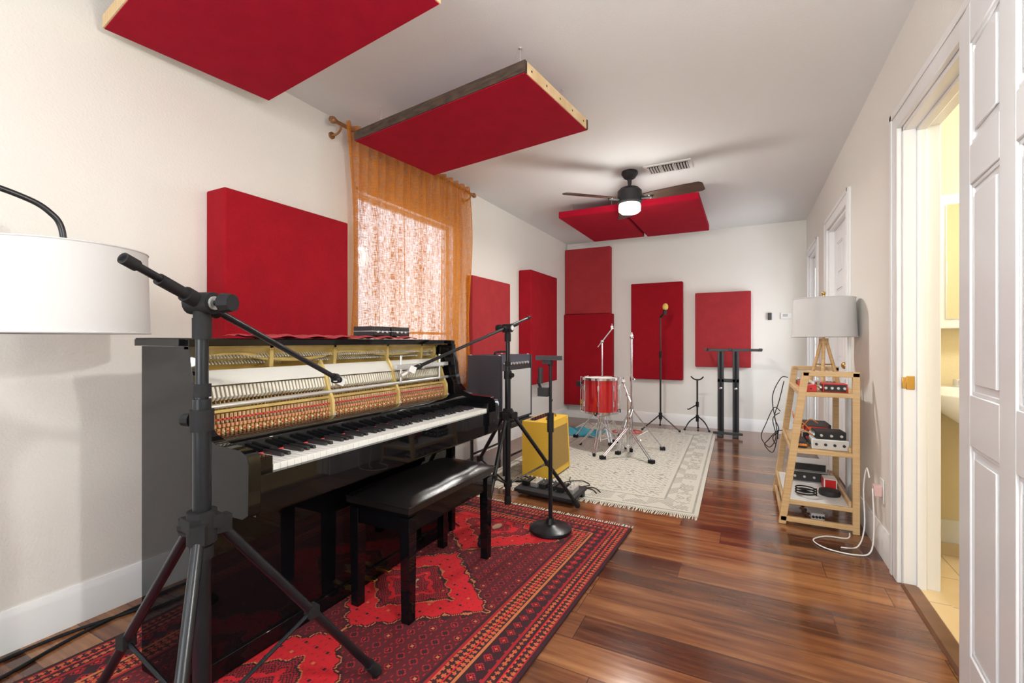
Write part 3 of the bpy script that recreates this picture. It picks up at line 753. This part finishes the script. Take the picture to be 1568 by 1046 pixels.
def cymbal_stand(name,cx,cy,ztop,boom=None,rot=0,zf=RZ,spread=.30,hub=.42):
    b=B(name)
    b.cyl((cx,cy,zf+.06),(cx,cy,ztop*.62),.0125,M_chrome); b.cyl((cx,cy,ztop*.6),(cx,cy,ztop-.03),.009,M_chrome)
    b.cyl((cx,cy,ztop*.60),(cx,cy,ztop*.64),.018,M_chrome); knob(b,(cx,cy,ztop*.62),(1,-.4,0),.010,.01,M_chrome)
    b.cyl((cx,cy,hub-.02),(cx,cy,hub+.02),.02,M_chrome)
    for k in range(3):
        a=rot+k*2*pi/3; ca,sa=math.cos(a),math.sin(a)
        for o in (-.014,.014):
            b.cyl((cx-o*sa,cy+o*ca,hub),(cx+spread*ca-o*sa,cy+spread*sa+o*ca,zf+.02),.006,M_chrome,seg=8)
        b.cyl((cx,cy,zf+.10),(cx+spread*.55*ca,cy+spread*.55*sa,zf+.19),.006,M_chrome,seg=8)
        b.box((cx+spread*ca,cy+spread*sa,zf+.017),(.05,.04,.03),M_rubber,(0,0,a))
    b.sph((cx,cy,ztop-.02),.02,M_chrome)
    if boom:
        A=Vector((cx,cy,ztop-.02)); q=Vector(boom); d=(q-A).normalized()
        b.cyl(A-d*.08,q,.007,M_chrome,seg=10); b.cyl(q,q+Vector((0,0,.06)),.005,M_chrome,seg=8); b.cyl(q+Vector((0,0,.015)),q+Vector((0,0,.035)),.014,M_wplast); b.cyl(q,q+Vector((0,0,.012)),.018,M_chrome)
    else:
        b.cyl((cx,cy,ztop-.03),(cx,cy,ztop+.03),.005,M_chrome,seg=8); b.cyl((cx,cy,ztop-.01),(cx,cy,ztop+.01),.015,M_wplast)
    return b.done()
cymbal_stand('cymbal_stand',-1.03,4.66,1.16,None,.3)
cymbal_stand('cymbal_stand',-1.42,4.95,1.12,(-1.33,5.03,1.24),1.1)
cymbal_stand('cymbal_stand',-.98,4.28,.62,(-1.04,4.36,.70),-.4,spread=.25,hub=.30)
b=B('teal_cloth'); 
b.surf(lambda u,v:(-2.1+u*.6,5.0+v*.45,.018+.06*abs(math.sin(u*9+v*4))*math.sin(pi*u)*math.sin(pi*v)),30,20,M_blue).done(solid=.004)
cable('coiled_stage_cables',[[(-1.35+.12*math.cos(t*.9)+.01*t,5.45+.10*math.sin(t*.9),RZ+.006+.001*t) for t in range(20)]],M_rplast,.006)

b=B('mic_stand_tripod'); cx,cy=-.94,5.85
b.cyl((cx,cy,.12),(cx,cy,.95),.011,M_satin); b.cyl((cx,cy,.9),(cx,cy,1.42),.008,M_satin); b.cyl((cx,cy,.90),(cx,cy,.98),.016,M_rubber); b.cyl((cx,cy,.14),(cx,cy,.22),.022,M_rubber)
for a in (-.35,1.75,3.85):
    q=(cx+.25*math.cos(a),cy+.25*math.sin(a),.026); b.cyl((cx,cy,.20),q,.008,M_satin,seg=10); b.sph(q,.014,M_rubber)
b.cyl((cx-.0,cy,1.40),(cx+.05,cy-.02,1.45),.012,M_rubber); b.cyl((cx+.05,cy-.02,1.43),(cx+.06,cy-.025,1.49),.022,M_matte); b.sph((cx+.062,cy-.026,1.525),.034,M_yel,(1,1,1.3))
b.done()
b=B('guitar_stand'); cx,cy=-.53,6.0
b.cyl((cx,cy,.12),(cx,cy,.64),.010,M_satin); b.tube([(cx-.07,cy-.02,.67),(cx-.04,cy,.64),(cx,cy,.63),(cx+.04,cy,.64),(cx+.07,cy-.02,.67)],.008,M_rubber)
b.cyl((cx,cy,.30),(cx,cy,.36),.018,M_rubber); b.cyl((cx,cy,.12),(cx,cy,.20),.018,M_rubber)
for a in (-.5,1.6,3.7):
    q=(cx+.16*math.cos(a),cy+.16*math.sin(a),.016 if a==1.6 else .026); b.tube([(cx,cy,.19),(cx+.1*math.cos(a),cy+.1*math.sin(a),.12),q],.008,M_satin); b.sph(q,.014,M_rubber)
b.tube([(cx,cy,.33),(cx-.09,cy-.03,.27),(cx-.10,cy-.10,.28)],.007,M_rubber)
b.done()
b=B('keyboard_stand'); cy=5.93; z=.002
for cx in (-.265,-.105):
    b.bx((cx-.034,cy-.02,.04),(cx+.034,cy+.02,1.0),M_satin); b.bx((cx-.012,cy-.024,.05),(cx+.012,cy-.02,.98),M_rubber)
    b.bx((cx-.03,cy-.19,z),(cx+.03,cy+.19,.035),M_satin)
    b.sph((cx,cy-.03,.55),.018,M_chrome)
b.bx((-.42,cy-.03,.985),(.165,cy+.0,1.015),M_satin)
for X in (-.42,-.16,.15): b.bx((X-.015,cy-.17,.995),(X+.015,cy+.13,1.02),M_satin)
b.bx((-.34,cy-.16,.03),(-.03,cy-.12,.055),M_satin); b.bx((-.30,cy-.02,.62),(-.07,cy+.02,.66),M_satin)
b.done(bevel=.004)
b=B('thermostat'); b.bx((.37,YB-.022,1.37),(.48,YB-.001,1.44),M_wplast); b.bx((.39,YB-.024,1.395),(.44,YB-.021,1.425),M_grilles); b.done(bevel=.003)
b=B('wall_sensor'); b.bx((.235,YB-.03,1.36),(.275,YB-.001,1.445),M_satin); b.done(bevel=.004)
b=B('power_outlet'); b.bx((XL+.001,5.62,.28),(XL+.008,5.69,.40),M_wplast); b.bx((XL+.008,5.64,.30),(XL+.03,5.67,.33),M_satin); b.done(bevel=.002)

# ------------------------------------------------------------------ ceiling fan + vent
b=B('ceiling_fan'); cx,cy=-.865,3.835
b.lathe((cx,cy,0),[(.0001,H-.001),(.065,H-.001),(.068,H-.02),(.045,H-.055),(.018,H-.07),(.014,H-.12),(.03,H-.125),(.075,H-.14),(.098,H-.165),(.10,H-.255),(.09,H-.27),(.08,H-.275),(.0001,H-.275)],M_matte,40)
b.lathe((cx,cy,0),[(.084,H-.27),(.088,H-.285),(.09,H-.30),(.088,H-.33),(.07,H-.345),(.0001,H-.35)],M_bulb,40)
for ang in (222,352,107):
    a=math.radians(ang); R=Matrix.Translation((cx,cy,H-.235))@Matrix.Rotation(a,4,'Z')@Matrix.Rotation(math.radians(-13),4,'X')
    pts=[(.13,-.045),(.20,-.058),(.45,-.068),(.56,-.066),(.585,-.04),(.585,.05),(.56,.066),(.45,.066),(.20,.052),(.13,.04)]
    v1=[b.bm.verts.new(R@Vector((p[0],p[1],0))) for p in pts]; v2=[b.bm.verts.new(R@Vector((p[0],p[1],.008))) for p in pts]
    mi=b._mi(M_dkfan); fs=[b.bm.faces.new(v1[::-1]),b.bm.faces.new(v2)]
    for k in range(len(pts)): fs.append(b.bm.faces.new((v1[k],v1[(k+1)%10],v2[(k+1)%10],v2[k])))
    for f in fs: f.material_index=mi
    p=R@Vector((.08,0,0)); q=R@Vector((.19,0,-.003)); b.cyl(p,q,.013,M_matte,seg=10)
    for dy in (-.02,.02): b.cyl(R@Vector((.17,dy,-.006)),R@Vector((.17,dy,.01)),.006,M_silver,seg=8)
b.done()
b=B('ceiling_vent'); cx,cy=-.56,3.86
b.bx((cx-.18,cy-.10,H-.012),(cx+.18,cy+.10,H-.001),M_wplast)
b.bx((cx-.155,cy-.078,H-.0135),(cx+.155,cy+.078,H-.0115),M_matte)
for k in range(15): b.box((cx-.147+k*.021,cy,H-.017),(.003,.15,.014),M_wplast,(0,.6,0))
for X in (-.05,.05): b.bx((cx+X-.004,cy-.08,H-.02),(cx+X+.004,cy+.08,H-.012),M_wplast)
b.done(bevel=.0015)
b=B('added_flush_fixture'); b.lathe((-.55,-.75,0),[(.0001,H-.001),(.17,H-.001),(.17,H-.02)],M_silver,40)  # added fixture behind the camera, unseen, goes with the fill light
b.lathe((-.55,-.75,0),[(.165,H-.02),(.16,H-.05),(.12,H-.08),(.0001,H-.09)],M_fix,40); b.done()
b=B('added_sconce'); b.cyl((XR-.001,.62,1.62),(XR-.02,.62,1.62),.05,M_silver,seg=24); b.tube([(XR-.02,.62,1.62),(XR-.05,.62,1.62),(XR-.16,.62,1.63),(XR-.19,.62,1.645)],.007,M_silver)  # added fitting out of frame, made up to carry the shadow-casting light
b.cyl((XR-.19,.62,1.64),(XR-.19,.62,1.67),.018,M_silver); b.sph((XR-.19,.62,1.715),.05,M_fix,seg=24); b.done()

# ------------------------------------------------------------------ ladder shelf
b=B('ladder_shelf'); sy0,sy1=3.20,3.86
xw=.575; tk=.024
for Y in (sy0,sy1):
    b.bx((xw-.035,Y-tk/2,.001),(xw,Y+tk/2,.92),M_bamboo)
    b.prism([(.175,.001),(.215,.001),(.335,.92),(.295,.92)],'y',Y-tk/2,Y+tk/2,M_bamboo)
    b.bx((.30,Y-tk/2,.895),(xw,Y+tk/2,.925),M_bamboo)
    b.bx((.185,Y-tk/2,.02),(xw-.03,Y+tk/2,.05),M_bamboo)
levels=[(.80,.298),(.46,.254),(.15,.214)]
for z,xa in levels:
    b.bx((xa-.01,sy0+.012,z-.012),(xw-.036,sy1-.012,z),M_wplast if z<.2 else M_bamboo)
    b.bx((xa-.02,sy0+.012,z-.02),(xa-.006,sy1-.012,z+.008),M_bamboo); b.bx((xw-.05,sy0+.012,z),(xw-.036,sy1-.012,z+.03),M_bamboo)
    for Y in (sy0,sy1): b.bx((xa-.01,Y-tk/2+.002,z-.025),(xw,Y+tk/2-.002,z),M_bamboo)
b.bx((.187,sy0+.012,.02),(.205,sy1-.012,.05),M_bamboo)
b.done(bevel=.003)
def gear(name,x0,y0,z0,dx,dy,dz,m,face=None,kn=0,km=None,rot=0):
    b=B(name); 
    b.bx((-dx/2,-dy/2,.001),(dx/2,dy/2,dz),m)
    if face: b.bx((-dx/2-.003,-dy/2+.006,.005),(-dx/2,dy/2-.006,dz-.005),face); b.bx((-dx/2+.006,-dy/2-.003,.005),(dx/2-.006,-dy/2,dz-.005),face)
    for k in range(kn):
        yy=-dy/2+dy*(k+.5)/kn; b.cyl((-dx/2-.002,yy,dz*.5),(-dx/2-.014,yy,dz*.5),min(.008,dz*.3),km or M_silver,seg=10)
        xx=-dx/2+dx*(k+.5)/kn; b.cyl((xx,-dy/2-.002,dz*.5),(xx,-dy/2-.012,dz*.5),min(.008,dz*.3),km or M_silver,seg=10)
    b.xform(Matrix.Translation((x0,y0,z0))@Matrix.Rotation(rot,4,'Z')); return b.done(bevel=.003)
def pedal(x,y,z,m,dx=.06,dy=.10,dz=.032,rot=0):
    b=B('effects_pedal'); b.prism([(-dx/2,.001),(dx/2,.001),(dx/2,dz),(-dx/2,dz*.7)],'y',-dy/2,dy/2,m)
    for j in (-.3,0,.3): b.cyl((dx*.25,j*dy,dz*.9),(dx*.25,j*dy,dz+.012),.006,M_white if m is not M_wplast else M_matte,seg=10)
    b.cyl((-dx*.25,0,dz*.75),(-dx*.25,0,dz+.006),.006,M_chrome,seg=10)
    b.cyl((0,-dy/2-.012,dz*.4),(0,-dy/2,dz*.4),.005,M_matte,seg=8)
    b.xform(Matrix.Translation((x,y,z))@Matrix.Rotation(rot,4,'Z')); return b.done(bevel=.003)
gear('audio_interface_red',.465,3.30,.801,.12,.12,.05,M_rplast,M_satin,4,M_silver,0)
pedal(.345,3.28,.801,M_rplast,.06,.09,.045); pedal(.345,3.385,.801,M_satin,.06,.08,.045)
pedal(.345,3.64,.801,M_rplast,.06,.09,.045); pedal(.345,3.75,.801,M_satin,.06,.09,.04); pedal(.43,3.79,.801,M_silver,.07,.08)
pedal(.50,3.70,.801,M_satin,.06,.09)
gear('wireless_receiver',.40,3.68,.461,.20,.20,.045,M_satin,M_grilles,3,M_silver)
gear('wireless_receiver',.40,3.68,.508,.18,.19,.045,M_matte,M_satin,3,M_orange,.05)
gear('network_switch',.44,3.30,.461,.18,.13,.06,M_wplast,M_silver,4,M_matte)
gear('power_supply',.44,3.30,.522,.15,.12,.045,M_matte,M_satin,3,M_silver,.1)
gear('power_strip',.30,3.31,.461,.05,.16,.04,M_matte,None,4,M_orange,.0)
gear('cassette_recorder',.40,3.47,.461,.17,.12,.07,M_silver,M_satin,3,M_rplast,.0)
gear('hard_drive',.40,3.47,.533,.13,.10,.035,M_matte,M_rplast,2,M_orange,-.1)
gear('small_mixer',.38,3.74,.151,.22,.18,.07,M_grilles,M_matte,4,M_silver)
gear('rack_preamp',.38,3.74,.2225,.20,.16,.055,M_silver,M_satin,3,M_matte,.0)
gear('label_box',.48,3.56,.151,.07,.10,.07,M_wplast,M_rplast,0)
b=B('headphones_coiled'); 
pts=[(.33+.055*math.cos(t*.5),3.33+.055*math.sin(t*.5),.158+.0012*t) for t in range(38)]
b.tube(pts,.004,M_rubber,sub=2); b.done()
b=B('round_speaker_puck'); b.lathe((.46,3.40,.152),[(.0001,0),(.055,0),(.058,.01),(.055,.03),(.0001,.034)],M_matte,32); b.done()
gear('floor_power_strip',.38,3.50,.001,.07,.30,.04,M_wplast,None,4,M_matte,.1)
cable('shelf_cables',[
 [(.22,3.78,.60),(.18,3.80,.62),(.13,3.80,.50),(.10,3.80,.40),(.15,3.76,.34),(.19,3.74,.42),(.17,3.72,.55),(.21,3.70,.60)],
 [(.26,3.7,.85),(.22,3.74,.84),(.17,3.78,.70),(.19,3.75,.52),(.20,3.68,.42)],
 [(.23,3.60,.83),(.20,3.56,.70),(.17,3.50,.60),(.19,3.42,.53),(.16,3.50,.46),(.18,3.58,.40)],
 [(.21,3.45,.52),(.18,3.5,.50),(.14,3.62,.42),(.12,3.72,.36),(.17,3.66,.33),(.20,3.6,.5)]],M_rubber,.003)
cable('patch_cables',[
 [(.36,3.38,.545),(.32,3.42,.585),(.30,3.50,.58),(.29,3.55,.52)],[(.35,3.22,.54),(.31,3.22,.57),(.28,3.24,.53)],
 [(.40,3.40,.59),(.36,3.41,.61),(.32,3.38,.57)],[(.29,3.55,.59),(.28,3.60,.63),(.29,3.64,.58)]],M_orange,.003)
cable('white_power_cord',[[(.59,2.98,.33),(.585,2.95,.30),(.585,2.93,.15),(.57,2.92,.02),(.50,2.88,.006),(.38,2.90,.006),(.33,2.99,.006),(.40,3.08,.006),(.50,3.10,.006),(.52,3.15,.02)],
   [(.58,3.0,.38),(.575,3.04,.42),(.57,3.08,.30),(.57,3.06,.1),(.53,3.0,.006),(.45,2.95,.006)]],M_wplast,.0035)
b=B('wall_outlet_adapter'); b.bx((XR-.007,2.93,.27),(XR-.001,3.01,.39),M_wplast); b.bx((XR-.04,2.945,.30),(XR-.007,2.995,.355),simple('adapter_pink',(.75,.50,.46),.4)); b.done(bevel=.004)

b=B('tripod_table_lamp'); lx,ly=.445,3.52; zb=.802
shade(b,(lx,ly),.178,.166,1.128,1.378)
b.cyl((lx,ly,1.09),(lx,ly,1.40),.006,M_brass); b.sph((lx,ly,1.41),.012,M_brass); b.sph((lx,ly,1.2),.03,M_wplast)
b.cyl((lx,ly,1.085),(lx,ly,1.12),.026,M_bamboo)
for k in range(3):
    a=k*2*pi/3+.35; q=(lx+.095*math.cos(a),ly+.095*math.sin(a),zb+.004); p=(lx+.016*math.cos(a),ly+.016*math.sin(a),1.10)
    b.cyl(q,p,.0105,M_bamboo,r2=.010,seg=12); b.cyl(q,(q[0],q[1],zb),.010,M_bamboo,seg=10)
    m_=(Vector(q)+Vector(p))/2; a2=a+2*pi/3; m2_=(Vector((lx+.095*math.cos(a2),ly+.095*math.sin(a2),zb+.004))+Vector((lx+.016*math.cos(a2),ly+.016*math.sin(a2),1.10)))/2
    b.cyl(m_,m2_,.004,M_brass,seg=8)
b.done()

# ------------------------------------------------------------------ lights
def area(name,loc,rot,size,power,color=(1,1,1),sy=None):
    l=bpy.data.lights.new(name,'AREA'); l.energy=power; l.color=color; l.size=size
    if sy: l.shape='RECTANGLE'; l.size_y=sy
    o=bpy.data.objects.new(name,l); SC.collection.objects.link(o); o.location=loc; o.rotation_euler=rot; return o
def point(name,loc,power,color,r):
    l=bpy.data.lights.new(name,'POINT'); l.energy=power; l.color=color; l.shadow_soft_size=r
    o=bpy.data.objects.new(name,l); SC.collection.objects.link(o); o.location=loc; return o
point('fan_lamp_light',(-.865,3.835,H-.46),15,(1,.97,.92),.10)
area('fan_lamp_downlight',(-.865,3.835,H-.36),(0,0,0),.16,22,(1,.97,.92))
point('added_flush_fill',(-.55,-.75,H-.32),22,(1,.98,.95),.14)  # added fill behind the camera for even room light
point('added_sconce_light',(XR-.27,.64,1.70),52,(1,.98,.95),.035)  # added light from the right, throws stand and piano shadows on left wall
area('added_rear_fill',(-.92,YF-.25,1.45),(pi/2,0,0),1.6,55,(.95,.98,1),1.4)  # added area fill shining in from behind the camera
area('door_daylight',(XR+.5,5.7,1.2),(0,pi/2,0),.7,40,(.92,.96,1),1.6)
point('bath_light',(1.7,2.5,2.1),42,(1,.95,.84),.10)

W=bpy.data.worlds.new('World'); SC.world=W; W.use_nodes=True; nt=W.node_tree; bg=nt.nodes['Background']
tc=nt.nodes.new('ShaderNodeTexCoord'); sx=nt.nodes.new('ShaderNodeSeparateXYZ'); rp=nt.nodes.new('ShaderNodeValToRGB')
nt.links.new(tc.outputs['Generated'],sx.inputs[0]); nt.links.new(sx.outputs[2],rp.inputs[0]); nt.links.new(rp.outputs[0],bg.inputs[0])
rp.color_ramp.elements[0].color=(.88,.94,1,1); rp.color_ramp.elements[1].color=(.60,.77,1,1)
bg.inputs[1].default_value=2.4

# ------------------------------------------------------------------ camera
cd=bpy.data.cameras.new('camera'); co=bpy.data.objects.new('camera',cd); SC.collection.objects.link(co)
co.location=(0,0,1.10); co.rotation_euler=(pi/2,0,math.radians(27.2)); cd.sensor_width=36; cd.lens=16; cd.clip_start=.02
SC.camera=co
SC.view_settings.view_transform='Standard'
SC.view_settings.look='None'
SC.view_settings.exposure=0
